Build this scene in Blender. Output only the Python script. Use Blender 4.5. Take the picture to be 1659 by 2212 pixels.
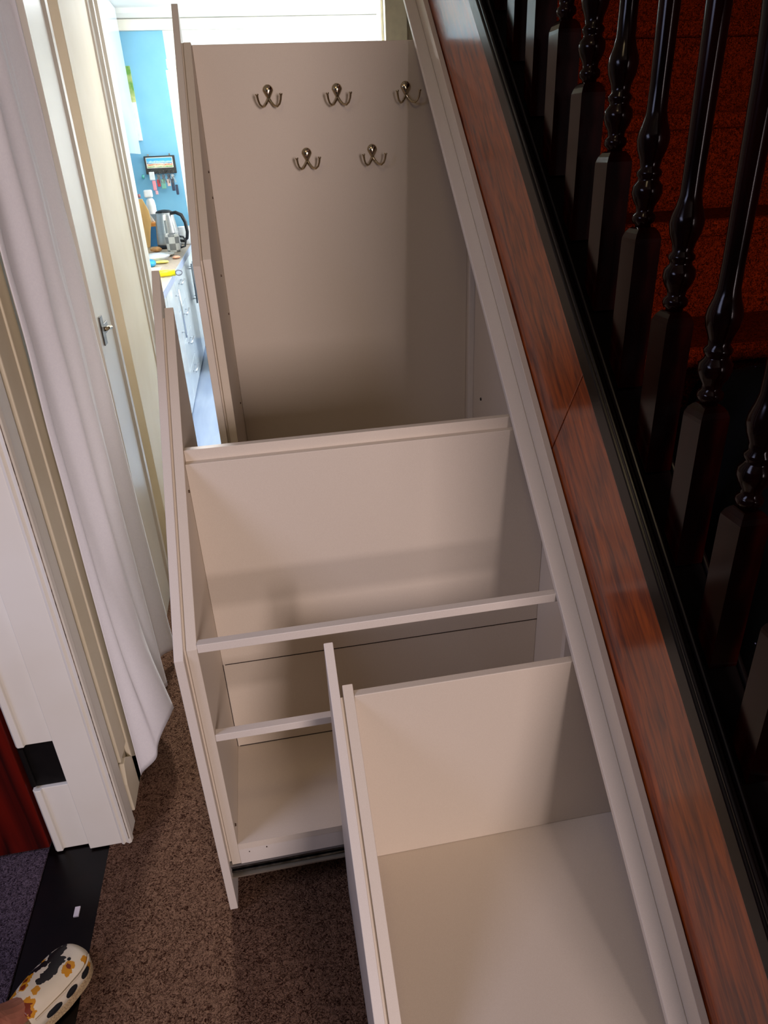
import bpy, bmesh, math, random
from mathutils import Vector, Matrix
random.seed(7)
for o in list(bpy.data.objects): bpy.data.objects.remove(o, do_unlink=True)
SC = bpy.context.scene
COL = SC.collection
PI = math.pi

# ------------------------------------------------------------ camera
YAW, PITCH, ROLL = 0.1603, 0.4759, -0.0469
F = Vector((math.sin(YAW)*math.cos(PITCH), math.cos(YAW)*math.cos(PITCH), -math.sin(PITCH)))
R0 = Vector((math.cos(YAW), -math.sin(YAW), 0)); U0 = R0.cross(F)
RR = R0*math.cos(ROLL) + U0*math.sin(ROLL); UU = -R0*math.sin(ROLL) + U0*math.cos(ROLL)
cam = bpy.data.cameras.new('camera'); camo = bpy.data.objects.new('camera', cam); COL.objects.link(camo)
M = Matrix(((RR.x, UU.x, -F.x, 0), (RR.y, UU.y, -F.y, 0), (RR.z, UU.z, -F.z, 1.6), (0, 0, 0, 1)))
camo.matrix_world = M
cam.sensor_fit = 'VERTICAL'; cam.sensor_height = 24; cam.lens = 24*1498.5/2212; cam.clip_start = 0.01
SC.camera = camo

# ------------------------------------------------------------ world, exposure, lights
SC.view_settings.view_transform = 'Standard'; SC.view_settings.look = 'None'
SC.view_settings.gamma = 1; SC.view_settings.use_curve_mapping = False
SC.view_settings.exposure = 0.6
w = bpy.data.worlds.new('world'); SC.world = w; w.use_nodes = True
w.node_tree.nodes['Background'].inputs[0].default_value = (0.9, 0.86, 0.9, 1)
w.node_tree.nodes['Background'].inputs[1].default_value = 0.025

def area(name, loc, target, size, power, col):
    l = bpy.data.lights.new(name, 'AREA'); l.shape = 'RECTANGLE'; l.size, l.size_y = size
    l.energy = power; l.color = col
    o = bpy.data.objects.new(name, l); COL.objects.link(o); o.location = loc
    o.rotation_euler = (Vector(target)-Vector(loc)).to_track_quat('-Z', 'Y').to_euler()
    return o
area('front_door_daylight', (1.10, -3.2, 1.75), (0.15, 2.2, 1.3), (0.9, 1.3), 72, (1.0, 0.84, 0.86))
area('hall_ceiling_lamp', (-0.10, 0.3, 2.65), (-0.10, 1.6, 1.0), (0.25, 0.25), 1.5, (1.0, 0.74, 0.42))
area('side_room_window', (-1.7, 0.3, 2.1), (-1.15, 1.1, 0.0), (0.8, 0.8), 13, (0.62, 0.66, 1.0))
area('kitchen_window_daylight', (1.75, 6.5, 1.8), (-1.0, 6.6, 1.5), (1.0, 1.2), 42, (0.93, 0.97, 1.0))
area('hall_carpet_fill', (-0.40, 4.30, 2.70), (-0.36, 1.2, 0), (0.35, 0.35), 96, (1.0, 0.96, 0.93))  # added fill without a real fitting, throws kitchen-side light onto the hall carpet
area('kitchen_ceiling_light', (0.3, 6.0, 2.72), (0.0, 6.2, 0), (0.8, 0.8), 25, (0.93, 0.97, 1.0))

# ------------------------------------------------------------ helpers
def lin(c):
    return tuple(((v/255)/12.92 if v/255 <= .04045 else ((v/255+.055)/1.055)**2.4) for v in c) + (1,)
def mat(name, rgb, rough=.5, metal=0, spec=.5, noise=None, bump=None, rgb2=None, coat=0, trans=0, emis=None):
    m = bpy.data.materials.new(name); m.use_nodes = True; nt = m.node_tree; b = nt.nodes['Principled BSDF']
    b.inputs['Base Color'].default_value = lin(rgb); b.inputs['Roughness'].default_value = rough
    b.inputs['Metallic'].default_value = metal; b.inputs['Specular IOR Level'].default_value = spec
    b.inputs['Coat Weight'].default_value = coat; b.inputs['Coat Roughness'].default_value = .15
    if trans: b.inputs['Transmission Weight'].default_value = trans
    tc = nt.nodes.new('ShaderNodeTexCoord'); mp = nt.nodes.new('ShaderNodeMapping'); nt.links.new(tc.outputs['Object'], mp.inputs[0])
    sc = noise or 30
    n = nt.nodes.new('ShaderNodeTexNoise'); n.inputs['Detail'].default_value = 5
    if isinstance(sc, tuple): mp.inputs['Scale'].default_value = sc; n.inputs['Scale'].default_value = 1
    else: n.inputs['Scale'].default_value = sc
    nt.links.new(mp.outputs[0], n.inputs[0])
    cr = nt.nodes.new('ShaderNodeValToRGB')
    r2 = rgb2 or tuple(max(0, v*.96) for v in rgb)
    cr.color_ramp.elements[0].position = .35; cr.color_ramp.elements[1].position = .65
    cr.color_ramp.elements[0].color = lin(r2); cr.color_ramp.elements[1].color = lin(rgb)
    nt.links.new(n.outputs['Fac'], cr.inputs[0]); nt.links.new(cr.outputs[0], b.inputs['Base Color'])
    if bump:
        bs, bd, bst = bump
        n2 = nt.nodes.new('ShaderNodeTexNoise'); n2.inputs['Scale'].default_value = bs; n2.inputs['Detail'].default_value = 4
        nt.links.new(tc.outputs['Object'], n2.inputs[0])
        bp = nt.nodes.new('ShaderNodeBump'); bp.inputs['Distance'].default_value = bd; bp.inputs['Strength'].default_value = bst
        nt.links.new(n2.outputs['Fac'], bp.inputs['Height']); nt.links.new(bp.outputs[0], b.inputs['Normal'])
    if emis:
        b.inputs['Emission Color'].default_value = (1, 1, 1, 1); b.inputs['Emission Strength'].default_value = emis
    return m
def wood(name, c1, c2, scale, rough=.35, thr=(.35, .68), coat=.4, angle=0.0, spec=.5):
    m = bpy.data.materials.new(name); m.use_nodes = True; nt = m.node_tree; b = nt.nodes['Principled BSDF']
    tc = nt.nodes.new('ShaderNodeTexCoord'); mp = nt.nodes.new('ShaderNodeMapping'); mp2 = nt.nodes.new('ShaderNodeMapping')
    mp.inputs['Rotation'].default_value = (angle, 0, 0); mp2.inputs['Scale'].default_value = scale
    n = nt.nodes.new('ShaderNodeTexNoise'); n.inputs['Scale'].default_value = 1; n.inputs['Detail'].default_value = 7; n.inputs['Distortion'].default_value = .6
    nt.links.new(tc.outputs['Object'], mp.inputs[0]); nt.links.new(mp.outputs[0], mp2.inputs[0]); nt.links.new(mp2.outputs[0], n.inputs[0])
    cr = nt.nodes.new('ShaderNodeValToRGB'); cr.color_ramp.elements[0].position, cr.color_ramp.elements[1].position = thr
    cr.color_ramp.elements[0].color = lin(c1); cr.color_ramp.elements[1].color = lin(c2)
    nt.links.new(n.outputs['Fac'], cr.inputs[0]); nt.links.new(cr.outputs[0], b.inputs['Base Color'])
    b.inputs['Roughness'].default_value = rough; b.inputs['Coat Weight'].default_value = coat; b.inputs['Coat Roughness'].default_value = .12
    b.inputs['Specular IOR Level'].default_value = spec
    return m

def new_obj(name, bm, m=None, parent=None, smooth=False, bevel=0):
    me = bpy.data.meshes.new(name); bmesh.ops.recalc_face_normals(bm, faces=bm.faces); bm.to_mesh(me); bm.free()
    o = bpy.data.objects.new(name, me); COL.objects.link(o)
    if m: me.materials.append(m)
    if smooth:
        for p in me.polygons: p.use_smooth = True
    if bevel:
        bv = o.modifiers.new('bevel', 'BEVEL'); bv.width = bevel; bv.segments = 2; bv.limit_method = 'ANGLE'
    if parent is not None:
        o.parent = parent
        o.matrix_parent_inverse = Matrix.Translation(-parent.location) if parent.type == 'EMPTY' else Matrix.Identity(4)
    return o
def tag(o, label, cat=None, group=None):
    o['label'] = label
    if cat: o['category'] = cat
    if group: o['group'] = group
    return o
def thing(name, label, cat, loc=(0, 0, 0), group=None):
    o = bpy.data.objects.new(name, None); COL.objects.link(o); o.location = loc; o.empty_display_size = .05
    return tag(o, label, cat, group)
def struct(o): o['kind'] = 'structure'; return o
def bx(bm, x0, x1, y0, y1, z0, z1):
    r = bmesh.ops.create_cube(bm, size=1)
    for v in r['verts']:
        v.co = Vector((x0+(v.co.x+.5)*(x1-x0), y0+(v.co.y+.5)*(y1-y0), z0+(v.co.z+.5)*(z1-z0)))
    return r['verts']
def box(name, x0, x1, y0, y1, z0, z1, m, parent=None, bevel=0):
    bm = bmesh.new(); bx(bm, x0, x1, y0, y1, z0, z1); return new_obj(name, bm, m, parent, bevel=bevel)
def prism_yz(bm, pts, x0, x1):
    a = [bm.verts.new((x0, y, z)) for y, z in pts]; b = [bm.verts.new((x1, y, z)) for y, z in pts]
    bm.faces.new(a); bm.faces.new(b[::-1]); n = len(pts)
    for i in range(n): bm.faces.new((a[i], b[i], b[(i+1) % n], a[(i+1) % n]))
def prism_xy(bm, pts, z0, z1):
    a = [bm.verts.new((x, y, z0)) for x, y in pts]; b = [bm.verts.new((x, y, z1)) for x, y in pts]
    bm.faces.new(a); bm.faces.new(b[::-1]); n = len(pts)
    for i in range(n): bm.faces.new((a[i], b[i], b[(i+1) % n], a[(i+1) % n]))
def lathe(bm, prof, cx, cy, seg=20, z0=0):
    rings = []
    for r, z in prof:
        rings.append([bm.verts.new((cx+r*math.cos(2*PI*i/seg), cy+r*math.sin(2*PI*i/seg), z0+z)) for i in range(seg)])
    for a, b in zip(rings, rings[1:]):
        for i in range(seg): bm.faces.new((a[i], a[(i+1) % seg], b[(i+1) % seg], b[i]))
    bm.faces.new(rings[0]); bm.faces.new(rings[-1])
def tube(bm, pts, rad, seg=10):
    pts = [Vector(p) for p in pts]; rings = []
    rads = rad if isinstance(rad, (list, tuple)) else [rad]*len(pts)
    up = None
    for i, p in enumerate(pts):
        d = (pts[min(i+1, len(pts)-1)]-pts[max(i-1, 0)]).normalized()
        if up is None: up = d.orthogonal().normalized()
        up = (up - d*up.dot(d)).normalized(); s = d.cross(up)
        rings.append([bm.verts.new(p+(up*math.cos(2*PI*k/seg)+s*math.sin(2*PI*k/seg))*rads[i]) for k in range(seg)])
    for a, b in zip(rings, rings[1:]):
        for i in range(seg): bm.faces.new((a[i], a[(i+1) % seg], b[(i+1) % seg], b[i]))
    bm.faces.new(rings[0]); bm.faces.new(rings[-1])
def disc_screw(name, c, axis, r, m, parent, depth=.003):
    bm = bmesh.new(); c = Vector(c); a = Vector(axis)
    tube(bm, [c-a*depth*.3, c+a*depth], [r, r*.8], 10)
    return new_obj(name, bm, m, parent)

# ------------------------------------------------------------ materials
WHITE = mat('white_melamine', (222, 212, 198), .42, noise=900, rgb2=(216, 205, 191), bump=(700, .0003, .25))
WHITE_IN = mat('cream_melamine', (218, 205, 186), .5, noise=900, rgb2=(212, 198, 178), bump=(700, .0003, .25))
GLOSS = mat('white_gloss_paint', (232, 228, 216), .3, noise=3, rgb2=(226, 220, 205), bump=(60, .0008, .2))
CREAM = mat('cream_paint', (226, 216, 190), .5, noise=4, rgb2=(218, 206, 176), bump=(50, .0008, .25))
WALLM = mat('painted_plaster', (220, 216, 204), .7, noise=6, bump=(40, .001, .3))
STR = wood('stringer_mahogany', (76, 8, 0), (178, 78, 12), (60, 9, 75), rough=.35, angle=-math.atan(.9), coat=1.0, thr=(.3, .75), spec=.1)
STR.node_tree.nodes['Principled BSDF'].inputs['Coat IOR'].default_value = 1.4
STR.node_tree.nodes['Principled BSDF'].inputs['Coat Roughness'].default_value = .16
DARKW = wood('dark_baluster_wood', (8, 0, 0), (28, 2, 1), (30, 30, 6), rough=.15, coat=0, spec=.15)
BLACKW = wood('stained_capping_wood', (4, 2, 2), (12, 4, 3), (20, 4, 40), rough=.3, coat=0, spec=.25, angle=-math.atan(.9))
DOORW = wood('red_brown_door_wood', (14, 2, 2), (104, 18, 5), (16, 16, 1.2), rough=.4, thr=(.38, .66), coat=.1, spec=.2)
CHROME = mat('satin_chrome', (190, 176, 150), .16, metal=1, noise=50)
STEEL = mat('zinc_steel', (120, 118, 116), .35, metal=1, noise=40, rgb2=(70, 66, 62))
SCREWM = mat('dark_screw', (70, 50, 34), .4, metal=.7)
BLACKP = mat('black_plastic', (14, 16, 24), .35)
DUST = mat('dusty_black_board', (12, 8, 7), .8, noise=120, rgb2=(6, 4, 4))
CURT = mat('white_sheet_cotton', (246, 246, 250), .75, noise=200, rgb2=(242, 242, 247), bump=(300, .0006, .3))

def carpet_mat(name, c1, c2, sc, bd, bs=1.0):
    m = bpy.data.materials.new(name); m.use_nodes = True; nt = m.node_tree; b = nt.nodes['Principled BSDF']
    b.inputs['Roughness'].default_value = 1; b.inputs['Specular IOR Level'].default_value = 0
    tc = nt.nodes.new('ShaderNodeTexCoord')
    n = nt.nodes.new('ShaderNodeTexNoise'); n.inputs['Scale'].default_value = sc; n.inputs['Detail'].default_value = 3; n.inputs['Distortion'].default_value = .8
    v = nt.nodes.new('ShaderNodeTexNoise'); v.inputs['Scale'].default_value = sc*2.1; v.inputs['Distortion'].default_value = 2.5; v.inputs['Detail'].default_value = 2
    n.inputs['Distortion'].default_value = 2.0
    for t in (n, v): nt.links.new(tc.outputs['Object'], t.inputs['Vector'])
    mx = nt.nodes.new('ShaderNodeMath'); mx.operation = 'ADD'
    nt.links.new(n.outputs['Fac'], mx.inputs[0]); nt.links.new(v.outputs['Fac'], mx.inputs[1])
    cr = nt.nodes.new('ShaderNodeValToRGB'); h_ = nt.nodes.new('ShaderNodeMath'); h_.operation = 'MULTIPLY'; h_.inputs[1].default_value = .5; nt.links.new(mx.outputs[0], h_.inputs[0])
    cr.color_ramp.elements[0].position = .40; cr.color_ramp.elements[1].position = .57
    cr.color_ramp.elements[0].color = lin(c2); cr.color_ramp.elements[1].color = lin(c1)
    nt.links.new(h_.outputs[0], cr.inputs[0]); nt.links.new(cr.outputs[0], b.inputs['Base Color'])
    bp = nt.nodes.new('ShaderNodeBump'); bp.inputs['Distance'].default_value = bd; bp.inputs['Strength'].default_value = bs
    nt.links.new(mx.outputs[0], bp.inputs['Height']); nt.links.new(bp.outputs[0], b.inputs['Normal'])
    return m
HALLC = carpet_mat('hall_twist_carpet', (168, 130, 106), (58, 32, 24), 95, .024)
ROOMC = carpet_mat('grey_room_carpet', (140, 122, 136), (40, 30, 40), 110, .010)
STAIRC = carpet_mat('russet_stair_carpet', (126, 36, 7), (40, 7, 1), 110, .008)

# ------------------------------------------------------------ floors
def plane_struct(name, x0, x1, y0, y1, z, m, th=.05):
    return struct(box(name, x0, x1, y0, y1, z-th, z, m))
plane_struct('floor_1', -.56, 1.5, -2.0, 3.72, 0, HALLC)
plane_struct('floor_2', -2.6, -.72, -2.0, 1.42, 0, ROOMC)
plane_struct('floor_3', -.72, -.56, -.6, 1.42, -.006, BLACKW)
LAM = wood('grey_laminate', (120, 138, 168), (150, 166, 190), (7, 1.2, 7), rough=.3, coat=.1)
plane_struct('floor_4', -1.3, 1.8, 3.72, 7.5, 0, LAM)
tag(box('threshold_litter', -.616, -.604, 1.17, 1.195, -.006, -.002, mat('white_scrap', (225, 215, 215), .7)), 'tiny white scrap lying on the black doorway threshold strip', 'litter')

# ------------------------------------------------------------ left hall wall
bm = bmesh.new()
prism_xy(bm, [(-.70, 1.385), (-.525, 1.385), (-.525, 1.44), (-.522, 1.56), (-.522, 1.60), (-.70, 1.60)], 0, 2.75)
bx(bm, -.70, -.565, 1.60, 2.33, 0, 2.75)
prism_xy(bm, [(-.70, 2.33), (-.55, 2.33), (-.55, 2.83), (-.512, 2.835), (-.512, 3.40), (-.70, 3.40)], 0, 2.75)
struct(new_obj('wall_left', bm, CREAM, bevel=.002))
# door lining and architrave of the near doorway
bm = bmesh.new()
prism_xy(bm, [(-.61, 1.355), (-.528, 1.355), (-.528, 1.385), (-.61, 1.385)], 0, 2.3)      # stop face
struct(new_obj('trim_1', bm, GLOSS, bevel=.002))
bm = bmesh.new()
prism_xy(bm, [(-.528, 1.352), (-.5215, 1.349), (-.518, 1.355), (-.508, 1.349), (-.502, 1.353), (-.500, 1.366), (-.505, 1.372), (-.503, 1.42), (-.512, 1.430), (-.516, 1.452), (-.5215, 1.456), (-.5215, 1.386), (-.528, 1.386)], 0, 2.3)
struct(new_obj('trim_2', bm, GLOSS, bevel=.001))
def lining(name, z0, z1):
    bm = bmesh.new()
    prism_xy(bm, [(-.612, 1.372), (-.612, 1.384), (-.70, 1.384), (-.70, 1.370), (-.694, 1.364), (-.680, 1.364), (-.678, 1.372)], z0, z1)
    return struct(new_obj(name, bm, GLOSS, bevel=.0015))
lining('trim_3', 0, .225); lining('trim_4', .372, 2.3)
# empty hinge rebate in the lining
t = thing('hinge_rebate_plate', 'blackened old hinge plate set in the lower part of the near door lining', 'hinge', (-.65, 1.382, .23))
box('plate', -.694, -.614, 1.3815, 1.3838, .226, .371, mat('old_black_iron', (16, 11, 9), .6, metal=.5, noise=60, rgb2=(8, 5, 4)), t)
bm = bmesh.new(); tube(bm, [(-.694, 1.375, .236), (-.694, 1.375, .362)], .007, 10); new_obj('knuckle', bm, mat('hinge_iron', (12, 8, 7), .5, metal=.4), t)
struct(box('trim_11', -.5066, -.5054, 1.3485, 1.352, .02, 1.2, mat('dirty_joint', (52, 38, 28), .9, noise=60, rgb2=(150, 130, 110))))
# small skirting end block by architrave
bm = bmesh.new()
prism_yz(bm, [(1.457, 0), (1.66, 0), (1.66, .012), (1.50, .16), (1.476, .16), (1.457, .10)], -.522, -.508)
struct(new_obj('baseboard_left', bm, CREAM, bevel=.002))
bm = bmesh.new()
bx(bm, -.5215, -.508, 1.60-.05, 1.615, 0, 2.3)
bx(bm, -.5215, -.5115, 1.47, 1.55, .17, 2.3)
struct(new_obj('trim_5', bm, CREAM, bevel=.003))
# second doorway: stile beyond the curtain, recess, then kitchen door frame
bm = bmesh.new()
prism_xy(bm, [(-.55, 2.34), (-.508, 2.34), (-.508, 2.56), (-.500, 2.575), (-.498, 2.60), (-.505, 2.613), (-.55, 2.615)], 0, 2.6)
struct(new_obj('trim_6', bm, GLOSS, bevel=.002))
bm = bmesh.new()
prism_xy(bm, [(-.70, 3.40), (-.506, 3.40), (-.506, 3.44), (-.494, 3.455), (-.494, 3.485), (-.502, 3.49), (-.502, 3.52), (-.488, 3.535), (-.488, 3.66), (-.498, 3.72), (-.70, 3.72)], 0, 2.75)
struct(new_obj('trim_7', bm, GLOSS, bevel=.002))
# white curtained door (behind the sheet)
d2 = struct(box('door_2', -.563, -.552, 1.66, 2.325, .02, 2.2, GLOSS, bevel=.002))
# catch plates
def catch(y, z, label, x=-.507):
    t = thing('door_catch', label, 'catch', (x, y, z))
    box('plate', x, x+.003, y-.05, y+.05, z-.016, z+.016, STEEL, t, bevel=.001)
    bm = bmesh.new(); bx(bm, x, x+.0035, y-.05, y-.01, z-.045, z+.045); new_obj('flange', bm, STEEL, t)
    bm = bmesh.new(); tube(bm, [(x+.003, y-.012, z), (x+.018, y+.02, z)], .007, 10); new_obj('roller', bm, CHROME, t, smooth=True)
catch(2.43, 1.13, 'small metal ball catch on the cream stile beside the white sheet')
catch(3.64, .84, 'small painted metal catch low on the kitchen door frame', x=-.488)

# near door leaf (opened into the side room)
dl = struct(box('door_1', -1.5, -.712, 1.372, 1.41, .012, 2.05, DOORW, bevel=.003))

# side room back and hall shell
struct(box('wall_side_room', -2.6, -.70, 1.42, 1.55, 0, 2.75, WALLM))
DARKP = mat('dark_stairwell_paint', (60, 40, 34), .8, noise=8)
struct(box('wall_right', 1.5, 1.6, -2.0, 3.72, 0, 4.6, DARKP))
struct(box('ceiling', -2.6, .50, -2.0, 3.72, 2.75, 2.85, WALLM))
bm = bmesh.new(); bx(bm, .80, 1.6, 3.72, 3.80, 0, 4.6); bx(bm, -.70, .80, 3.72, 3.80, 2.38, 4.6); bx(bm, -1.3, -.70, 3.72, 3.80, 0, 2.75)
struct(new_obj('wall_kitchen_side', bm, mat('hall_end_paint', (222, 220, 196), .6, noise=5), bevel=.002))
bm = bmesh.new(); bx(bm, .70, .80, 3.66, 3.82, 0, 2.38); bx(bm, .688, .70, 3.70, 3.80, 0, 2.38)
struct(new_obj('trim_8', bm, mat('kitchen_frame_paint', (236, 234, 214), .4), bevel=.003))

# ------------------------------------------------------------ curtain / sheet
def sheet():
    bm = bmesh.new(); NS, NZ = 150, 110
    grid = []
    for i in range(NS+1):
        s = i/NS; col = []
        for j in range(NZ+1):
            t = j/NZ
            zb = .028 + .105*math.exp(-((s-.21)/.10)**2) + .02*math.sin(s*9)**2
            z = zb + t*(2.28-zb)
            low = (1-t)**1.5
            ph = s*2*PI*3.3 + .9*math.sin(3*s+1) + .5*math.sin(2.2*t+4*s)+.4
            a = math.sin(ph); a = a*(1-.25*abs(a))
            amp = (.016 + .010*low + .006*math.sin(7*s))*min(1, .35+s*6)
            x = -.484 + amp*a + .004*math.sin(ph*2.3+1+3*t) + .012*low*s
            k = math.exp(-((s-.19)/.10)**2)*math.exp(-(z/.42)**2)
            x += .105*k - .022*low*math.exp(-(s/.07)**2)
            y = 1.555 + s*(.53+.05*low) + .010*math.sin(ph+1.2)*min(1, s*6) + .006*math.sin(9*t+s*3) - .02*k
            x += .0016*math.sin(37*t+11*s)*math.exp(-((t-.62)/.2)**2)
            col.append(bm.verts.new((max(x, -.506), y, z)))
        grid.append(col)
    for i in range(NS):
        for j in range(NZ): bm.faces.new((grid[i][j], grid[i+1][j], grid[i+1][j+1], grid[i][j+1]))
    o = new_obj('hanging_sheet', bm, CURT, smooth=True)
    so = o.modifiers.new('thickness', 'SOLIDIFY'); so.thickness = .0012
    return o
tag(sheet(), 'white cotton sheet hanging in folds over the left doorway down to the carpet', 'curtain')
bm = bmesh.new(); tube(bm, [(-.484, 1.50, 2.285), (-.484, 2.16, 2.285)], .009, 12)
tag(new_obj('curtain_rail', bm, GLOSS, smooth=True), 'white rail holding up the hanging sheet over the left doorway', 'rail')

# ------------------------------------------------------------ pull-out storage units
SL = .9; OFF = -.2155; OFFF = -.217
def side_poly(y0, y1, zb, off, cap=9):
    if SL*y1+off > cap: return [(y0, zb), (y0, SL*y0+off), ((cap-off)/SL, cap), (y1, cap), (y1, zb)]
    return [(y0, zb), (y0, SL*y0+off), (y1, SL*y1+off), (y1, zb)]
def unit(name, label, xf, yf0, yf1, yc0, yc1, xr, front_zb=.02, cap=9):
    t = thing(name, label, 'storage drawer', (xf, yf0, 0), 'pull-out storage units under the stairs')
    bm = bmesh.new(); prism_yz(bm, side_poly(yf0, yf1, front_zb, OFFF), xf, xf+.0182)
    tag(new_obj('front_panel', bm, WHITE, t, bevel=.0012), 'white sloping front panel')
    bm = bmesh.new(); prism_yz(bm, side_poly(yc0+.01, yc1-.01, .16, OFF-.012, cap), xf+.0182, xf+.0245); new_obj('spacer', bm, WHITE_IN, t)
    bm = bmesh.new(); prism_yz(bm, side_poly(yc0, yc1, .16, OFF, cap), xf+.0243, xf+.0443); new_obj('side_panel', bm, WHITE_IN, t, bevel=.001)
    xi = xf+.0443
    bm = bmesh.new(); prism_yz(bm, side_poly(yc0, yc1, .16, OFF-.03), xr, xr+.018); new_obj('side_panel', bm, WHITE_IN, t, bevel=.001)
    bm = bmesh.new(); bx(bm, xi+.0003, xr-.0003, yc0, yc1-.001, .206, .224); new_obj('base_board', bm, WHITE_IN, t)
    bm = bmesh.new(); bx(bm, xi+.0003, xr-.0003, yc0+.0005, yc0+.018, .158, .2055); new_obj('plinth_rail', bm, WHITE, t)
    return t, xi
# --- middle unit
u2, xi2 = unit('pull_out_unit', 'middle white pull-out unit with two rails and a low metal slide', -.2377, 1.0926, 1.7749, 1.1047, 1.6928, .621)
bm = bmesh.new(); bx(bm, xi2+.0003, .6207, 1.405, 1.4228, .2245, 1.035); new_obj('divider_panel', bm, WHITE_IN, u2, bevel=.0012)
bm = bmesh.new(); bx(bm, xi2+.0003, .6207, 1.4230, 1.441, .2245, 1.060); new_obj('divider_backing', bm, WHITE_IN, u2, bevel=.0008)
bm = bmesh.new(); bx(bm, xi2+.0003, .6207, 1.105, 1.123, .769, .788); new_obj('shelf_rail', bm, WHITE, u2, bevel=.001)
bm = bmesh.new(); bx(bm, xi2+.0003, .6207, 1.105, 1.123, .540, .558); new_obj('shelf_rail', bm, WHITE, u2, bevel=.001)
bm = bmesh.new(); bx(bm, .603, .6207, 1.198, 1.216, .225, .80); new_obj('upright_cleat', bm, WHITE, u2, bevel=.001)
# dark joint line at the top of the lower back board
J = mat('joint_gap', (40, 24, 12), .8)
bm = bmesh.new(); bx(bm, xi2+.006, .6207, 1.4040, 1.4052, .4965, .4983); bx(bm, xi2+.0003, xi2+.0016, 1.4037, 1.4052, .226, .4983); bx(bm, xi2+.006, .56, 1.4040, 1.4052, .2245, .2262)
new_obj('panel_joint', bm, J, u2)
for y, z in ((1.143, .757), (1.12, .537), (1.125, .265), (1.385, .982)):
    disc_screw('screw', (xi2, y, z), (1, 0, 0), .0035, SCREWM, u2)
disc_screw('screw', (-.17, 1.1042, .195), (0, -1, 0), .0012, SCREWM, u2, .001); disc_screw('screw', (-.13, 1.1042, .20), (0, -1, 0), .0015, SCREWM, u2, .001)
# slide
t = u2
bm = bmesh.new(); bx(bm, -.2193, .62, 1.1055, 1.135, .1505, .1565); new_obj('slide_cover', bm, mat('grey_slide_cover', (150, 146, 142), .4, metal=.6), t)
bm = bmesh.new()
for k, (z0, z1, y) in enumerate(((.1385, .1445, 1.112), (.129, .1335, 1.116), (.121, .126, 1.112))): bx(bm, -.2193, .62, y, 1.14, z0, z1)
new_obj('telescopic_slide', bm, STEEL, t, bevel=.001)
bm = bmesh.new(); bx(bm, -.2193, .62, 1.120, 1.142, .1165, .1465); new_obj('slide_channel', bm, mat('dark_slide_channel', (34, 26, 24), .45, metal=.8), t)
bm = bmesh.new(); bx(bm, -.2193, .62, 1.1055, 1.142, .1115, .1160); new_obj('slide_runner', bm, mat('bright_slide_runner', (200, 190, 170), .35, metal=.8), t)

# --- tall coat unit
u1, xi1 = unit('pull_out_unit', 'tallest white pull-out unit, farthest away, with five double coat hooks inside', -.1423, 1.7768, 2.4659, 1.789, 2.405, .711, cap=1.8955)
bm = bmesh.new(); bx(bm, xi1+.0003, .7107, 2.3875, 2.4045, .2245, 1.8945); new_obj('back_panel', bm, WHITE_IN, u1, bevel=.0015)
bm = bmesh.new(); bx(bm, .693, .7107, 2.29, 2.308, .225, 1.70); new_obj('upright_cleat', bm, WHITE, u1, bevel=.001)
for y, z in ((2.30, 1.575), (2.33, 1.505), (2.159, 1.306), (2.30, 1.17), (2.233, .897)): disc_screw('screw', (xi1, y, z), (1, 0, 0), .0035, SCREWM, u1)
disc_screw('screw', (.7108, 2.20, .84), (-1, 0, 0), .006, STEEL, u1)

# --- low near unit
u3, xi3 = unit('pull_out_unit', 'lowest white pull-out unit, nearest the camera, with an open empty base', .045, .40, 1.0884, .47, 1.025, .80, front_zb=.005)
bm = bmesh.new(); bx(bm, xi3+.0003, .7997, 1.0074, 1.0247, .2245, .6915); new_obj('back_panel', bm, WHITE_IN, u3, bevel=.0015)
for y, z in ((.985, .545), (.84, .345)): disc_screw('screw', (xi3, y, z), (1, 0, 0), .0025, SCREWM, u3)
# dark steel leg rail on the outside of the low unit
bm = bmesh.new(); bx(bm, .064, .072, .42, 1.02, .03, .155); new_obj('slide_cover', bm, mat('dark_plum_metal', (36, 18, 20), .35, metal=.6), u3)

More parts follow.
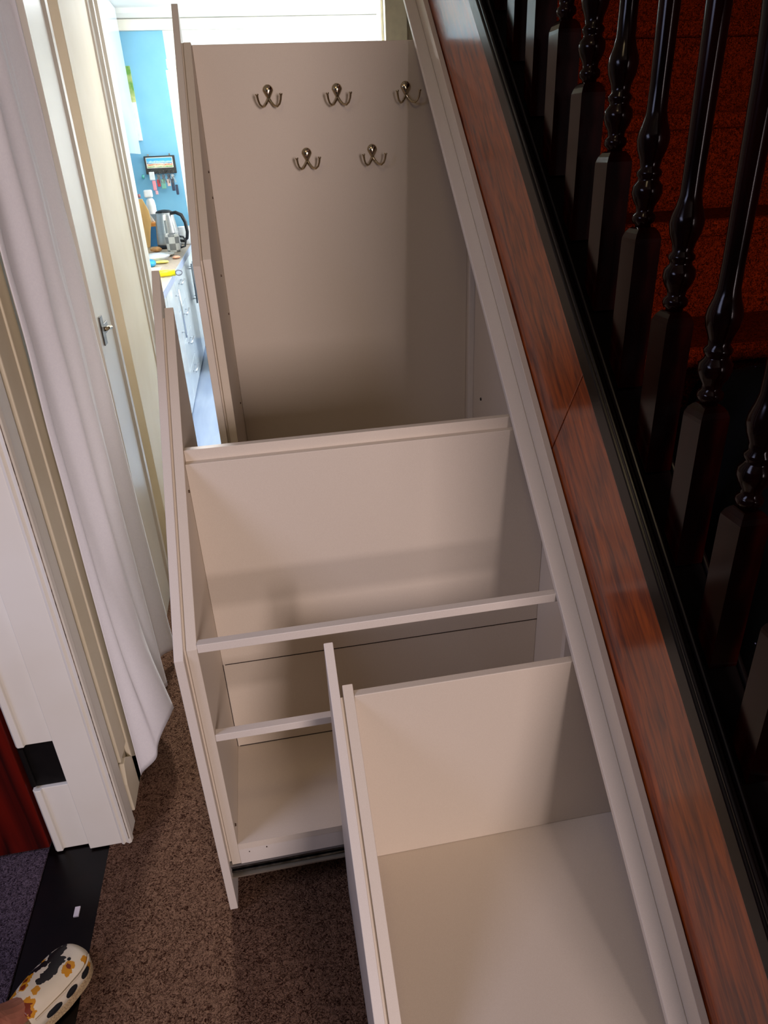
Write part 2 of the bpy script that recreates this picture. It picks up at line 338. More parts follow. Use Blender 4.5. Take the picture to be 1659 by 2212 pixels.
# hooks
def hook_at(x, z, label):
    y = 2.3872
    t = thing('double_coat_hook', label, 'coat hook', (x, y, z), 'double coat hooks on the back panel')
    bm = bmesh.new()
    N, K = 24, 6; rings = []
    for k in range(K+1):
        f = math.cos(k/K*PI/2); h = math.sin(k/K*PI/2)*.0085
        ring = []
        for i in range(N):
            a = 2*PI*i/N; ca, sa = math.cos(a), math.sin(a)
            rx = .0155*(1 if sa > 0 else max(.38, 1+.72*sa)); rz = .016 if sa > 0 else .026
            ring.append(bm.verts.new((x+rx*ca*f, y-.0005-h, z+.0135+rz*sa*f)))
        rings.append(ring)
    for a, b in zip(rings, rings[1:]):
        for i in range(N): bm.faces.new((a[i], a[(i+1) % N], b[(i+1) % N], b[i]))
    bm.faces.new(rings[0]); bmesh.ops.remove_doubles(bm, verts=bm.verts, dist=1e-6)
    new_obj('backplate', bm, CHROME, t, smooth=True)
    for s in (-1, 1):
        bm = bmesh.new(); pts = []; rads = []
        P = [(0, -.006, -.006), (.006*s, -.010, -.016), (.014*s, -.020, -.026), (.022*s, -.030, -.0285), (.029*s, -.037, -.022), (.0325*s, -.041, -.012), (.034*s, -.043, -.002), (.0345*s, -.043, .003)]
        for i in range(len(P)-1):
            for q in range(3):
                f = q/3; pts.append((x+P[i][0]*(1-f)+P[i+1][0]*f, y+P[i][1]*(1-f)+P[i+1][1]*f, z+P[i][2]*(1-f)+P[i+1][2]*f))
        pts.append((x+P[-1][0], y+P[-1][1], z+P[-1][2])); n = len(pts)
        rads = [.0042-.0013*math.sin(PI*i/n)+(.001 if i > n-4 else 0) for i in range(n)]
        tube(bm, pts, rads, 10); new_obj('prong', bm, CHROME, t, smooth=True)
    for dx, dz in ((.004, .024), (-.003, .010)):
        disc_screw('screw', (x+dx, y-.0080, z+dz-.002), (0, -1, 0), .0028, SCREWM, t, .0022)
hook_at(.101, 1.765, 'double coat hook in the upper row, nearest the left side')
hook_at(.304, 1.763, 'double coat hook in the middle of the upper row of three')
hook_at(.512, 1.763, 'double coat hook in the upper row, nearest the stair frame')
hook_at(.199, 1.598, 'left double coat hook of the lower row of two')
hook_at(.402, 1.600, 'right double coat hook of the lower row of two')

# ------------------------------------------------------------ understairs frame
def slope_bar(bm, x0, x1, o0, o1, ya, yb):
    prism_yz(bm, [(ya, SL*ya+o0), (ya, SL*ya+o1), (yb, SL*yb+o1), (yb, SL*yb+o0)], x0, x1)
t = thing('understairs_frame', 'white sloping timber frame running along the foot of the brown stringer', 'frame', (.55, .3, 0))
bm = bmesh.new(); slope_bar(bm, .526, .5595, -.212, -.196, .23, 2.95); tag(new_obj('ledge_board', bm, WHITE, t, bevel=.0015), 'pale ledge strip of the frame')
bm = bmesh.new(); slope_bar(bm, .5597, .574, -.212, -.128, .23, 2.95); new_obj('upstand_board', bm, WHITE_IN, t, bevel=.001)

# ------------------------------------------------------------ staircase
ST = thing('staircase', 'carpeted staircase with dark turned balusters rising along the right side', 'staircase', (.6, .3, 0))
bm = bmesh.new(); slope_bar(bm, .576, .606, -.16, .18, .20, 1.262)
bm2 = bmesh.new()
# scarf joint: the two stringer lengths meet on a slanted line
def str_piece(bm, ya0, ya1, yb1, yb0):
    prism_yz(bm, [(ya0, SL*ya0-.16), (ya1, SL*ya1+.182), (yb1, SL*yb1+.182), (yb0, SL*yb0-.16)], .576, .606)
bm.free(); bm = bmesh.new()
str_piece(bm, .18, .18, 1.168, 1.300); new_obj('stringer', bm, STR, ST, bevel=.002)
str_piece(bm2, 1.3015, 1.1695, 3.3, 3.3); new_obj('stringer', bm2, STR, ST, bevel=.002)
bm = bmesh.new(); slope_bar(bm, .565, .66, .184, .235, .10, 3.3); new_obj('capping', bm, BLACKW, ST, bevel=.004)
bm = bmesh.new(); slope_bar(bm, .568, .576, .2352, .247, .10, 3.3); slope_bar(bm, .584, .592, .2352, .250, .10, 3.3); slope_bar(bm, .648, .656, .2352, .247, .10, 3.3)
new_obj('capping_bead', bm, BLACKW, ST, bevel=.003)
# balusters
def baluster_mesh():
    bm = bmesh.new(); h = .0225
    # square base, foot cut to the slope (local origin: -x/-y corner line of spearhead tip centre)
    z0 = -.235
    a = [bm.verts.new((sx*h, sy*h, z0+SL*sy*h)) for sx, sy in ((-1, -1), (1, -1), (1, 1), (-1, 1))]
    b = [bm.verts.new((sx*h, sy*h, -.018)) for sx, sy in ((-1, -1), (1, -1), (1, 1), (-1, 1))]
    bm.faces.new(a)
    for i in range(4): bm.faces.new((a[i], b[i], b[(i+1) % 4], a[(i+1) % 4]))
    prev = b
    for hh, zz in ((.0222, -.012), (.0195, -.004), (.0150, .002), (.0125, .004)):
        nx = [bm.verts.new((sx*hh, sy*hh, zz)) for sx, sy in ((-1, -1), (1, -1), (1, 1), (-1, 1))]
        for i in range(4): bm.faces.new((prev[i], nx[i], nx[(i+1) % 4], prev[(i+1) % 4]))
        prev = nx
    bm.faces.new(prev[::-1])
    lamb = [(.0122, .003)]
    prof = lamb + [(.0125, .008), (.0175, .012), (.0185, .017), (.0175, .022), (.013, .026), (.0145, .034), (.0205, .044), (.0235, .054), (.0225, .064), (.0165, .071), (.016, .075), (.019, .079), (.019, .084), (.0145, .089), (.0165, .10), (.0225, .115), (.0245, .128), (.023, .138), (.018, .152), (.015, .165), (.0145, .20), (.0155, .30), (.0165, .40), (.0185, .46), (.0205, .49), (.0225, .505), (.019, .515), (.015, .52), (.0195, .527), (.0195, .535), (.015, .54), (.0205, .552), (.0225, .565), (.0125, .585), (.0125, .60), (.02, .61)]
    lathe(bm, prof, 0, 0, 20)
    t0, t1 = .6095, .70
    a = [bm.verts.new((sx*h, sy*h, t0)) for sx, sy in ((-1, -1), (1, -1), (1, 1), (-1, 1))]
    b = [bm.verts.new((sx*h, sy*h, t1+SL*sy*h)) for sx, sy in ((-1, -1), (1, -1), (1, 1), (-1, 1))]
    bm.faces.new(a); bm.faces.new(b[::-1])
    for i in range(4): bm.faces.new((a[i], b[i], b[(i+1) % 4], a[(i+1) % 4]))
    me = bpy.data.meshes.new('baluster'); bmesh.ops.recalc_face_normals(bm, faces=bm.faces); bm.to_mesh(me); bm.free()
    me.materials.append(DARKW)
    for p in me.polygons:
        p.use_smooth = len(p.vertices) == 4 and abs(p.normal.z) < .995 and p.index > 22
    return me
BM = baluster_mesh()
for k in range(-3, 19):
    y = .724+.1215*k+.02
    o = bpy.data.objects.new('baluster', BM); COL.objects.link(o)
    o.parent = ST; o.matrix_parent_inverse = Matrix.Translation(-ST.location)
    o.location = (.6225, y, .495+SL*(.724+.1215*k))
bm = bmesh.new(); slope_bar(bm, .595, .652, 1.165, 1.22, .10, 3.3); new_obj('handrail', bm, DARKW, ST, bevel=.012)
# steps
bm = bmesh.new()
for k in range(-1, 17):
    zt = 1.245+.205*(k-5)+.0
    yn = (zt-.17)/.9
    if zt < .1: continue
    # tread slab with rounded nosing + riser below
    bx(bm, .607, 1.499, yn, yn+.2278+.03, zt-.035, zt)
    bx(bm, .607, 1.499, yn+.022, yn+.24, zt-.235, zt-.012)
new_obj('carpeted_step', bm, STAIRC, ST, bevel=.010)['kind'] = 'stuff'

# black sparkly fabric heap on the stairs behind the balusters
def heap():
    bm = bmesh.new(); bmesh.ops.create_icosphere(bm, subdivisions=5, radius=1)
    for v in bm.verts:
        c = v.co.copy(); n = 1+.04*math.sin(5*c.x+2*c.z)+.04*math.sin(7*c.y+3*c.x+1)+.02*math.sin(13*c.z+9*c.x)
        c = Vector([math.copysign(abs(q)**.62, q) for q in c])
        v.co = Vector((.93+c.x*.235*n, .92+c.y*.27*n+.05*c.z, .93+c.z*n*.30))
        v.co.z = max(v.co.z, .9*v.co.y+.09)
    m = bpy.data.materials.new('black_sequin_cloth'); m.use_nodes = True; nt = m.node_tree; b = nt.nodes['Principled BSDF']
    tc = nt.nodes.new('ShaderNodeTexCoord'); v = nt.nodes.new('ShaderNodeTexVoronoi'); v.inputs['Scale'].default_value = 42
    nt.links.new(tc.outputs['Object'], v.inputs['Vector'])
    cr = nt.nodes.new('ShaderNodeValToRGB'); cr.color_ramp.elements[0].position = .035; cr.color_ramp.elements[1].position = .06
    cr.color_ramp.elements[0].color = (.35, .35, .6, 1); cr.color_ramp.elements[1].color = (.002, .002, .002, 1)
    nt.links.new(v.outputs['Distance'], cr.inputs[0]); nt.links.new(cr.outputs[0], b.inputs['Base Color']); b.inputs['Roughness'].default_value = .7
    b.inputs['Specular IOR Level'].default_value = .1
    return new_obj('fabric_heap', bm, m, smooth=True)
tag(heap(), 'heap of black cloth with tiny sparkles lying on the stairs behind the balusters', 'clothing')

# ------------------------------------------------------------ patterned clog with foot
def clog():
    U = Vector((-.58, -.815, 0)).normalized(); V = Vector((-U.y, U.x, 0))   # toe -> heel, sideways
    toe = Vector((-.563, 1.062, 0))
    def W(u):   # half widths (outer) along 0..0.275
        s = u/.275
        if s < .2: return .052*math.sqrt(max(0, 1-((.2-s)/.2)**2))*1.0
        return .052-.018*min(1, max(0, (s-.35)/.35))+.004*max(0, s-.7)
    t = thing('clog', 'white plastic clog with black and orange flower print at the left doorway', 'shoe', (-.64, .95, 0))
    NS, NA = 60, 28
    # upper shell
    bm = bmesh.new(); g = []
    L = .165
    for i in range(NS+1):
        u = .0004 + L*(i/NS)**1.25; wv = W(u)
        hgt = .034+.036*min(1, (u/.13))**.8
        if u < .02: hgt *= math.sqrt(max(.02, 1-((.02-u)/.02)**2))*.999
        row = []
        for j in range(NA+1):
            a = PI*j/NA
            row.append(bm.verts.new(toe+U*u+V*(math.copysign(abs(math.cos(a))**.75, math.cos(a))*wv*.965)+Vector((0, 0, .022+hgt*max(0, math.sin(a))**.62))))
        g.append(row)
    for i in range(NS):
        for j in range(NA): bm.faces.new((g[i][j], g[i+1][j], g[i+1][j+1], g[i][j+1]))
    m = bpy.data.materials.new('flower_print_foam'); m.use_nodes = True; nt = m.node_tree; b = nt.nodes['Principled BSDF']
    b.inputs['Roughness'].default_value = .45
    tc = nt.nodes.new('ShaderNodeTexCoord')
    def blob_mask(pts):      # union of soft discs given in object space (x, y, radius)
        cur = None
        for px, py, pr in pts:
            d = nt.nodes.new('ShaderNodeVectorMath'); d.operation = 'DISTANCE'
            sep = nt.nodes.new('ShaderNodeVectorMath'); sep.operation = 'MULTIPLY'; sep.inputs[1].default_value = (1, 1, 0)
            nt.links.new(wob.outputs[0], sep.inputs[0]); nt.links.new(sep.outputs[0], d.inputs[0]); d.inputs[1].default_value = (px, py, 0)
            lt = nt.nodes.new('ShaderNodeMath'); lt.operation = 'LESS_THAN'; lt.inputs[1].default_value = pr
            nt.links.new(d.outputs['Value'], lt.inputs[0])
            if cur is None: cur = lt
            else:
                mxn = nt.nodes.new('ShaderNodeMath'); mxn.operation = 'MAXIMUM'; nt.links.new(cur.outputs[0], mxn.inputs[0]); nt.links.new(lt.outputs[0], mxn.inputs[1]); cur = mxn
        return cur
    nz = nt.nodes.new('ShaderNodeTexNoise'); nz.inputs['Scale'].default_value = 70; nt.links.new(tc.outputs['Object'], nz.inputs[0])
    sc_ = nt.nodes.new('ShaderNodeVectorMath'); sc_.operation = 'SCALE'; sc_.inputs['Scale'].default_value = .022; nt.links.new(nz.outputs['Color'], sc_.inputs[0])
    wob = nt.nodes.new('ShaderNodeVectorMath'); nt.links.new(tc.outputs['Object'], wob.inputs[0]); nt.links.new(sc_.outputs[0], wob.inputs[1])
    sh = .011
    def P(u, v, r): q = toe+U*u+V*v; return (q.x+sh, q.y+sh, r)
    blk = blob_mask([P(.03, -.024, .012), P(.045, -.022, .014), P(.06, -.018, .011), P(.055, 0, .011), P(.07, .001, .012), P(.083, .004, .014), P(.096, .006, .013), P(.078, -.024, .010), P(.09, -.028, .009), P(.10, -.034, .007), P(.108, .003, .009)])
    ora = blob_mask([P(.052, .026, .011), P(.062, .03, .008), P(.024, .036, .008), P(.115, -.028, .011), P(.125, .014, .009), P(.13, -.018, .010), P(.155, .02, .016), P(.07, -.036, .006), P(.15, -.03, .01)])
    redc = blob_mask([P(.054, .026, .005), P(.117, -.028, .005), P(.131, -.018, .006), P(.157, .022, .009)])
    def mixc(fac, a, bcol):
        mx = nt.nodes.new('ShaderNodeMix'); mx.data_type = 'RGBA'; nt.links.new(fac.outputs[0], mx.inputs[0])
        if isinstance(a, tuple): mx.inputs[6].default_value = a
        else: nt.links.new(a.outputs[2], mx.inputs[6])
        mx.inputs[7].default_value = bcol; return mx
    c = mixc(ora, lin((226, 214, 188)), lin((206, 140, 24))); c = mixc(redc, c, lin((120, 40, 8))); c = mixc(blk, c, lin((10, 10, 16)))
    nt.links.new(c.outputs[2], b.inputs['Base Color'])
    o = new_obj('clog_upper', bm, m, t, smooth=True)
    so = o.modifiers.new('thickness', 'SOLIDIFY'); so.thickness = .005; so.offset = -1
    # sole
    bm = bmesh.new(); outline = []
    for i in range(40): u = .275*(1-math.cos(PI*i/39))/2; outline.append((u, W(max(u, .0003)) if u < .262 else W(u)*math.sqrt(max(0, 1-((u-.262)/.0131)**2))))
    pts = [toe+U*u+V*wv for u, wv in outline]+[toe+U*u-V*wv for u, wv in outline[::-1]]
    prism_xy(bm, [(p.x, p.y) for p in pts], .001, .026); bmesh.ops.remove_doubles(bm, verts=bm.verts, dist=1e-5)
    new_obj('sole', bm, mat('clog_sole_foam', (196, 172, 130), .7, noise=300, rgb2=(150, 124, 90)), t, bevel=.003)
    # side band ridge
    bm = bmesh.new(); tube(bm, [toe+U*u+V*(W(u)*.93+.002)+Vector((0, 0, .048+.01*min(1, u/.1))) for u in [.012+.145*i/30 for i in range(31)]], .0022, 8)
    new_obj('ridge', bm, mat('clog_ridge_foam', (216, 200, 172), .5), t, smooth=True)
    # vent holes along the outer side and on top
    HB = mat('clog_vent_dark', (4, 4, 6), .8)
    for u, r in ((.040, .012), (.080, .014), (.122, .017)):
        bm = bmesh.new(); c0 = toe+U*u+V*(W(u)*.975)+Vector((0, 0, .038)); ring = []
        mid = bm.verts.new(c0+V*.0012)
        for i in range(18):
            a = 2*PI*i/18; q = toe+U*(u+r*math.cos(a))+V*(W(u+r*math.cos(a))*.972-max(0, .0035*math.sin(a)))
            ring.append(bm.verts.new(Vector((q.x, q.y, .038+.0085*math.sin(a)))+V*.0012))
        for i in range(18): bm.faces.new((mid, ring[i], ring[(i+1) % 18]))
        o = new_obj('vent_hole', bm, HB, t); so = o.modifiers.new('thickness', 'SOLIDIFY'); so.thickness = .002; so.offset = 0
    def top_z(u, v):
        wv = W(u)*.965; ca = min(1, abs(v)/wv)**(1/.75); hgt = .034+.036*min(1, (u/.13))**.8
        return .022+hgt*max(0, 1-ca*ca)**.31
    for u, v, r in ((.044, .014, .0045), (.052, -.033, .004), (.076, -.037, .004), (.10, -.037, .004), (.112, -.036, .003)):
        bm = bmesh.new(); q = toe+U*u+V*v
        bmesh.ops.create_uvsphere(bm, u_segments=12, v_segments=8, radius=r, matrix=Matrix.Translation((q.x, q.y, top_z(u, v)-.001)) @ Matrix.Diagonal((1, 1, .6, 1)))
        new_obj('vent_hole', bm, HB, t, smooth=True)
    # foot and lower leg of the wearer (heel, ankle and shin go out of frame)
    me = bpy.data.meshes.new('person'); bm = bmesh.new()
    J_ = [(.10, 0, .048), (.15, 0, .062), (.19, .0, .085), (.225, .0, .10), (.245, .0, .045), (.232, 0, .18), (.235, -.01, .30), (.24, -.02, .42)]
    vs = [bm.verts.new(toe+U*u+V*v+Vector((0, 0, z))) for u, v, z in J_]
    for a, b_ in ((0, 1), (1, 2), (2, 3), (3, 4), (3, 5), (5, 6), (6, 7)): bm.edges.new((vs[a], vs[b_]))
    bm.to_mesh(me); bm.free(); o = bpy.data.objects.new('person', me); COL.objects.link(o)
    sk = o.modifiers.new('skin', 'SKIN'); rad = [.022, .028, .032, .034, .024, .034, .046, .055]
    for v, r in zip(me.skin_vertices[0].data, rad): v.radius = (r, r)
    me.skin_vertices[0].data[3].use_root = True
    ss = o.modifiers.new('sub', 'SUBSURF'); ss.levels = ss.render_levels = 2
    me.materials.append(mat('skin_tone', (176, 116, 92), .6, noise=20, rgb2=(160, 98, 76)))
    tag(o, 'bare foot and lower leg of a person standing in the flowered clog', 'person')
clog()

# ------------------------------------------------------------ kitchen
BLUE = mat('sky_blue_paint', (122, 182, 212), .7, noise=5, rgb2=(116, 178, 209))
KW = mat('kitchen_white_gloss', (214, 226, 234), .15, noise=3)
KWALL = mat('kitchen_white_wall', (232, 234, 230), .7, noise=4)
struct(box('wall_far', -1.3, -.533, 7.40, 7.5, 0, 2.62, BLUE))
struct(box('wall_far_white', -.5325, 1.9, 7.40, 7.5, 0, 2.62, KWALL))
bm = bmesh.new(); bx(bm, -1.3, 1.9, 7.36, 7.5, 2.6205, 2.70); struct(new_obj('trim_9', bm, GLOSS, bevel=.004))
bm = bmesh.new(); prism_yz(bm, [(7.30, 2.77), (7.315, 2.735), (7.35, 2.71), (7.39, 2.7005), (7.5, 2.7005), (7.5, 2.77)], -1.3, 1.9); struct(new_obj('trim_10', bm, KWALL))
struct(box('wall_kitchen_left', -1.3, -1.17, 3.80, 7.40, 0, 2.77, mat('kitchen_side_paint', (188, 214, 232), .7)))
struct(box('ceiling_kitchen', -1.3, 1.9, 3.80, 7.5, 2.7701, 2.85, KWALL))
bm = bmesh.new(); bx(bm, 1.8, 1.9, 3.8, 4.3, 0, 2.77); bx(bm, 1.8, 1.9, 6.9, 7.4, 0, 2.77); bx(bm, 1.8, 1.9, 4.3, 6.9, 0, .9); bx(bm, 1.8, 1.9, 4.3, 6.9, 2.5, 2.77)
struct(new_obj('wall_kitchen_right', bm, KWALL))
# tall white unit on the right
t = thing('tall_white_cabinet', 'tall white cabinet at the kitchen far end right of the blue wall', 'cabinet', (-.2, 6.3, 0))
box('body', -.455, .1, 6.05, 6.60, 0, 2.20, mat('cabinet_soft_white', (240, 236, 232), .4), t, bevel=.004)
box('top_ledge', -.44, .1, 6.02, 6.049, 2.205, 2.262, mat('cabinet_ledge', (240, 236, 214), .4), t, bevel=.002)
# base cabinets
t = thing('base_cabinet_run', 'white gloss kitchen base cabinets with steel bar handles under the worktop', 'cabinet', (-.85, 5.6, 0))
bm = bmesh.new(); bx(bm, -1.168, -.575, 4.0, 7.39, .0, .885); new_obj('carcass', bm, KW, t)
units = [(4.02, 4.60, 'd'), (4.61, 5.20, 'd'), (5.21, 5.80, 'w'), (5.81, 6.55, 'd'), (6.56, 7.38, 'd')]
HND = mat('brushed_handle', (190, 196, 204), .3, metal=.9)
def bar(parent, a, b):
    bm = bmesh.new(); a, b = Vector(a), Vector(b); d = (b-a); tube(bm, [a, b], .007, 10)
    for f in (.12, .88): q = a+d*f; tube(bm, [(q.x, q.y, q.z), (-.556, q.y, q.z)], .004, 8)
    new_obj('bar_handle', bm, HND, parent, smooth=True)
for y0, y1, kd in units:
    if kd == 'd':
        p = box('cabinet_door', -.574, -.556, y0, y1, .02, .875, KW, t, bevel=.002)
        yh = {5.81: 6.62-.12, 4.61: 5.13, 4.02: 4.1, 6.56: 6.66}[y0]
        bar(p, (-.53, yh, .50), (-.53, yh, .83))
    else:
        for k in range(4):
            z1 = .875-k*.215; p = box('drawer_front', -.574, -.556, y0, y1, z1-.208, z1, KW, t, bevel=.002)
            bar(p, (-.53, y0+.2, z1-.05), (-.53, y0+.44, z1-.05))
WT = mat('beige_stone_worktop', (196, 178, 158), .3, noise=40, rgb2=(176, 158, 142))
t = thing('kitchen_worktop', 'pale beige worktop along the left kitchen wall, cluttered with crockery', 'worktop', (-.85, 5.6, .9))
box('slab', -1.168, -.552, 3.9, 7.398, .8855, .93, WT, t, bevel=.002)
box('edge_strip', -.5518, -.545, 3.9, 7.398, .888, .932, mat('worktop_edge', (170, 184, 214), .4), t)
box('upstand', -.63, -.535, 7.35, 7.398, .9305, 1.0, mat('worktop_upstand', (150, 140, 140), .4), t)
# wall cupboards
t = thing('wall_cupboards', 'white gloss wall cupboards above the worktop reaching the kitchen ceiling', 'cupboard', (-1.0, 6, 1.69))
box('carcass', -1.168, -.892, 5.2, 7.25, 1.70, 2.765, KW, t)
for y0, y1 in ((5.2, 5.88), (5.885, 6.56), (6.565, 7.25)): box('cupboard_door', -.8915, -.872, y0, y1, 1.69, 2.765, KW, t, bevel=.002)
# wall calendar
t = thing('wall_calendar', 'calendar with a green picture hung on the blue wall behind the cupboards', 'calendar', (-.95, 7.39, 1.8))
box('picture_page', -1.10, -.852, 7.385, 7.398, 2.10, 2.37, mat('calendar_green_photo', (96, 150, 60), .6, noise=9, rgb2=(214, 214, 150)), t)
box('date_page', -1.10, -.852, 7.385, 7.398, 1.80, 2.099, mat('calendar_paper', (232, 234, 230), .7), t)
# small green wall hook
bm = bmesh.new(); tube(bm, [(-.905, 7.398, 1.50), (-.905, 7.36, 1.50), (-.90, 7.35, 1.52)], .012, 8)
tag(new_obj('wall_hook', bm, mat('teal_plastic', (90, 180, 170), .5), smooth=True), 'small teal hook on the blue wall left of the key rack', 'hook')
# key rack
t = thing('key_rack', 'black framed key rack with a seaside picture on the blue wall', 'key rack', (-.72, 7.39, 1.6))
KX0, KX1, KZ0, KZ1 = -.870, -.598, 1.545, 1.672
box('frame', KX0, KX1, 7.365, 7.398, KZ0-.02, KZ1, BLACKP, t, bevel=.003)
pic = bpy.data.materials.new('seaside_picture'); pic.use_nodes = True; nt = pic.node_tree; b = nt.nodes['Principled BSDF']
tc = nt.nodes.new('ShaderNodeTexCoord'); sp = nt.nodes.new('ShaderNodeSeparateXYZ'); nt.links.new(tc.outputs['Generated'], sp.inputs[0])
nz = nt.nodes.new('ShaderNodeTexNoise'); nz.inputs['Scale'].default_value = 5; nt.links.new(tc.outputs['Generated'], nz.inputs[0])
ad = nt.nodes.new('ShaderNodeMath'); ad.operation = 'MULTIPLY_ADD'; ad.inputs[1].default_value = .55; nt.links.new(nz.outputs['Fac'], ad.inputs[0]); nt.links.new(sp.outputs[2], ad.inputs[2])
cr = nt.nodes.new('ShaderNodeValToRGB'); e = cr.color_ramp.elements; e[0].position = .3; e[0].color = lin((110, 160, 80)); e[1].position = 1.0; e[1].color = lin((70, 170, 214))
for pz, cc in ((.45, (236, 226, 190)), (.58, (200, 90, 40)), (.66, (240, 236, 220)), (.78, (40, 120, 170)), (.86, (190, 230, 240))):
    q = cr.color_ramp.elements.new(pz); q.color = lin(cc)
nt.links.new(ad.outputs[0], cr.inputs[0]); nt.links.new(cr.outputs[0], b.inputs['Base Color'])
box('picture_mount', KX0+.016, KX1-.02, 7.361, 7.3649, KZ0+.028, KZ1-.012, mat('picture_mount', (240, 238, 230), .6), t)
box('picture', KX0+.021, KX1-.025, 7.3595, 7.3609, KZ0+.033, KZ1-.017, pic, t)
for xx in (-.83, -.64): box('hanger', xx-.006, xx+.006, 7.385, 7.396, KZ1+.001, KZ1+.016, STEEL, t)
keyx = [-.815, -.765, -.722, -.675, -.640]
for i, x in enumerate(keyx):
    bm = bmesh.new(); tube(bm, [(x, 7.364, KZ0+.012), (x, 7.352, KZ0+.010), (x, 7.350, KZ0+.018)], .0022, 8); new_obj('hook', bm, STEEL, t)
KB = [('white rectangular fob with a pink tag on the key rack, leftmost hook', (228, 228, 226), (236, 150, 160), .05, .15),
      ('bunch of keys with a red leather fob on the key rack', (120, 120, 120), (190, 50, 60), .02, .13),
      ('bunch of keys with a pale green fob at the middle hook of the key rack', (90, 96, 104), (120, 180, 160), .03, .15),
      ('bunch of keys with a pink striped fob on the key rack', (60, 66, 80), (226, 190, 180), .02, .13),
      ('bunch of silver keys with a long dark chain, rightmost on the key rack', (170, 176, 180), (50, 60, 84), .02, .17)]
for i, (lb, c1, c2, wd, ln) in enumerate(KB):
    x = keyx[i]; z = KZ0+.004
    t = thing('key_bunch', lb, 'keys', (x, 7.35, z-.03), 'key bunches on the rack')
    bm = bmesh.new(); tube(bm, [(x+.018*math.cos(a), 7.346+.002*math.sin(2*a), z-.014+.018*math.sin(a)) for a in [2*PI*k/16 for k in range(17)]], .0022, 8); new_obj('key_ring', bm, STEEL, t, smooth=True)
    m1, m2 = mat('fob_a', c1, .4, noise=30), mat('fob_b', c2, .5, noise=30)
    if i == 0:
        box('fob', x-.03, x+.018, 7.335, 7.345, z-.075, z-.005, m1, t, bevel=.006)
        box('tag', x-.014, x+.018, 7.336, 7.344, z-.16, z-.078, m2, t, bevel=.005)
        box('tag_tip', x+.0, x+.024, 7.336, 7.344, z-.195, z-.162, mat('pink_tip', (240, 180, 186), .5), t, bevel=.004)
    else:
        box('fob', x-wd, x+wd*.4, 7.336, 7.344, z-ln, z-.07, m2, t, bevel=.006)
        for q in range(3):
            a = (-.35, .05, .4)[q]; bm = bmesh.new()
            bx(bm, -.004, .004, -.0015, .0015, -.075, -.02); bmesh.ops.create_cone(bm, cap_ends=True, segments=14, radius1=.013, radius2=.013, depth=.003, matrix=Matrix.Translation((0, 0, -.015)) @ Matrix.Rotation(PI/2, 4, 'X'))
            bmesh.ops.transform(bm, matrix=Matrix.Translation((x+.003*q, 7.332+.004*q, z-.03)) @ Matrix.Rotation(a, 4, 'Y'), verts=bm.verts)
            new_obj('key', bm, m1 if q != 1 else STEEL, t)
        if i == 4: box('charm', x+.012, x+.036, 7.334, 7.344, z-.205, z-.12, m2, t, bevel=.008)

# kettle
t = thing('kettle', 'brushed steel electric kettle with black handle on the worktop', 'kettle', (-.735, 6.9, .93))
KS = mat('brushed_kettle_steel', (190, 190, 190), .28, metal=.9, noise=(4, 4, 200))
bm = bmesh.new(); lathe(bm, [(.100, .028), (.102, .04), (.098, .10), (.088, .20), (.078, .27), (.074, .292)], -.725, 6.9, 36, .93); new_obj('body', bm, KS, t, smooth=True)
bm = bmesh.new(); lathe(bm, [(.104, 0), (.106, .012), (.101, .0275)], -.725, 6.9, 36, .931); new_obj('base', bm, BLACKP, t, smooth=True)
bm = bmesh.new(); lathe(bm, [(.073, .2925), (.072, .300), (.05, .311), (.012, .316)], -.725, 6.9, 30, .93); new_obj('lid', bm, BLACKP, t, smooth=True)
bm = bmesh.new()
for pts in ([(-.785, 6.86), (-.785, 6.94), (-.845, 6.90)],):
    a = [bm.verts.new((x, y, 1.217)) for x, y in pts]; c_ = bm.verts.new((-.795, 6.9, 1.12)); a[2].co.z = 1.215
    bm.faces.new(a); bm.faces.new((a[0], a[2], c_)); bm.faces.new((a[2], a[1], c_)); bm.faces.new((a[0], c_, a[1]))
new_obj('spout', bm, KS, t)
bm = bmesh.new(); tube(bm, [(-.665, 6.86, 1.215), (-.62, 6.84, 1.222), (-.575, 6.83, 1.20), (-.55, 6.83, 1.14), (-.545, 6.83, 1.06), (-.555, 6.83, 1.01), (-.585, 6.84, .985), (-.63, 6.86, .99)], [.013, .015, .016, .016, .015, .014, .013, .012], 12); new_obj('handle', bm, BLACKP, t, smooth=True)
box('level_window', -.728, -.708, 6.799, 6.812, 1.03, 1.165, mat('kettle_gauge', (150, 156, 160), .2), t, bevel=.006)
# patterned mug
t = thing('patterned_mug', 'white mug with a grey checkered letter pattern in front of the kettle', 'mug', (-.66, 6.55, .93))
mg = bpy.data.materials.new('checker_glaze'); mg.use_nodes = True; nt = mg.node_tree; b = nt.nodes['Principled BSDF']; b.inputs['Roughness'].default_value = .2
ck = nt.nodes.new('ShaderNodeTexChecker'); ck.inputs['Scale'].default_value = 19; ck.inputs[1].default_value = lin((228, 228, 228)); ck.inputs[2].default_value = lin((140, 142, 146))
tc = nt.nodes.new('ShaderNodeTexCoord'); nt.links.new(tc.outputs['Object'], ck.inputs[0]); nt.links.new(ck.outputs[0], b.inputs['Base Color'])
bm = bmesh.new(); lathe(bm, [(.052, 0), (.058, .01), (.062, .13), (.062, .145), (.058, .145), (.054, .02)], -.655, 6.55, 30, .9305); new_obj('body', bm, mg, t, smooth=True)
bm = bmesh.new(); tube(bm, [(-.598, 6.55, 1.05), (-.565, 6.55, 1.045), (-.548, 6.55, 1.01), (-.56, 6.55, .97), (-.598, 6.55, .96)], .008, 10); new_obj('handle', bm, mat('mug_handle_dark', (40, 44, 52), .3), t, smooth=True)
bm = bmesh.new(); lathe(bm, [(.07, 0), (.078, .01), (.080, .15), (.076, .15), (.07, .02)], -.575, 7.15, 30, .9305)
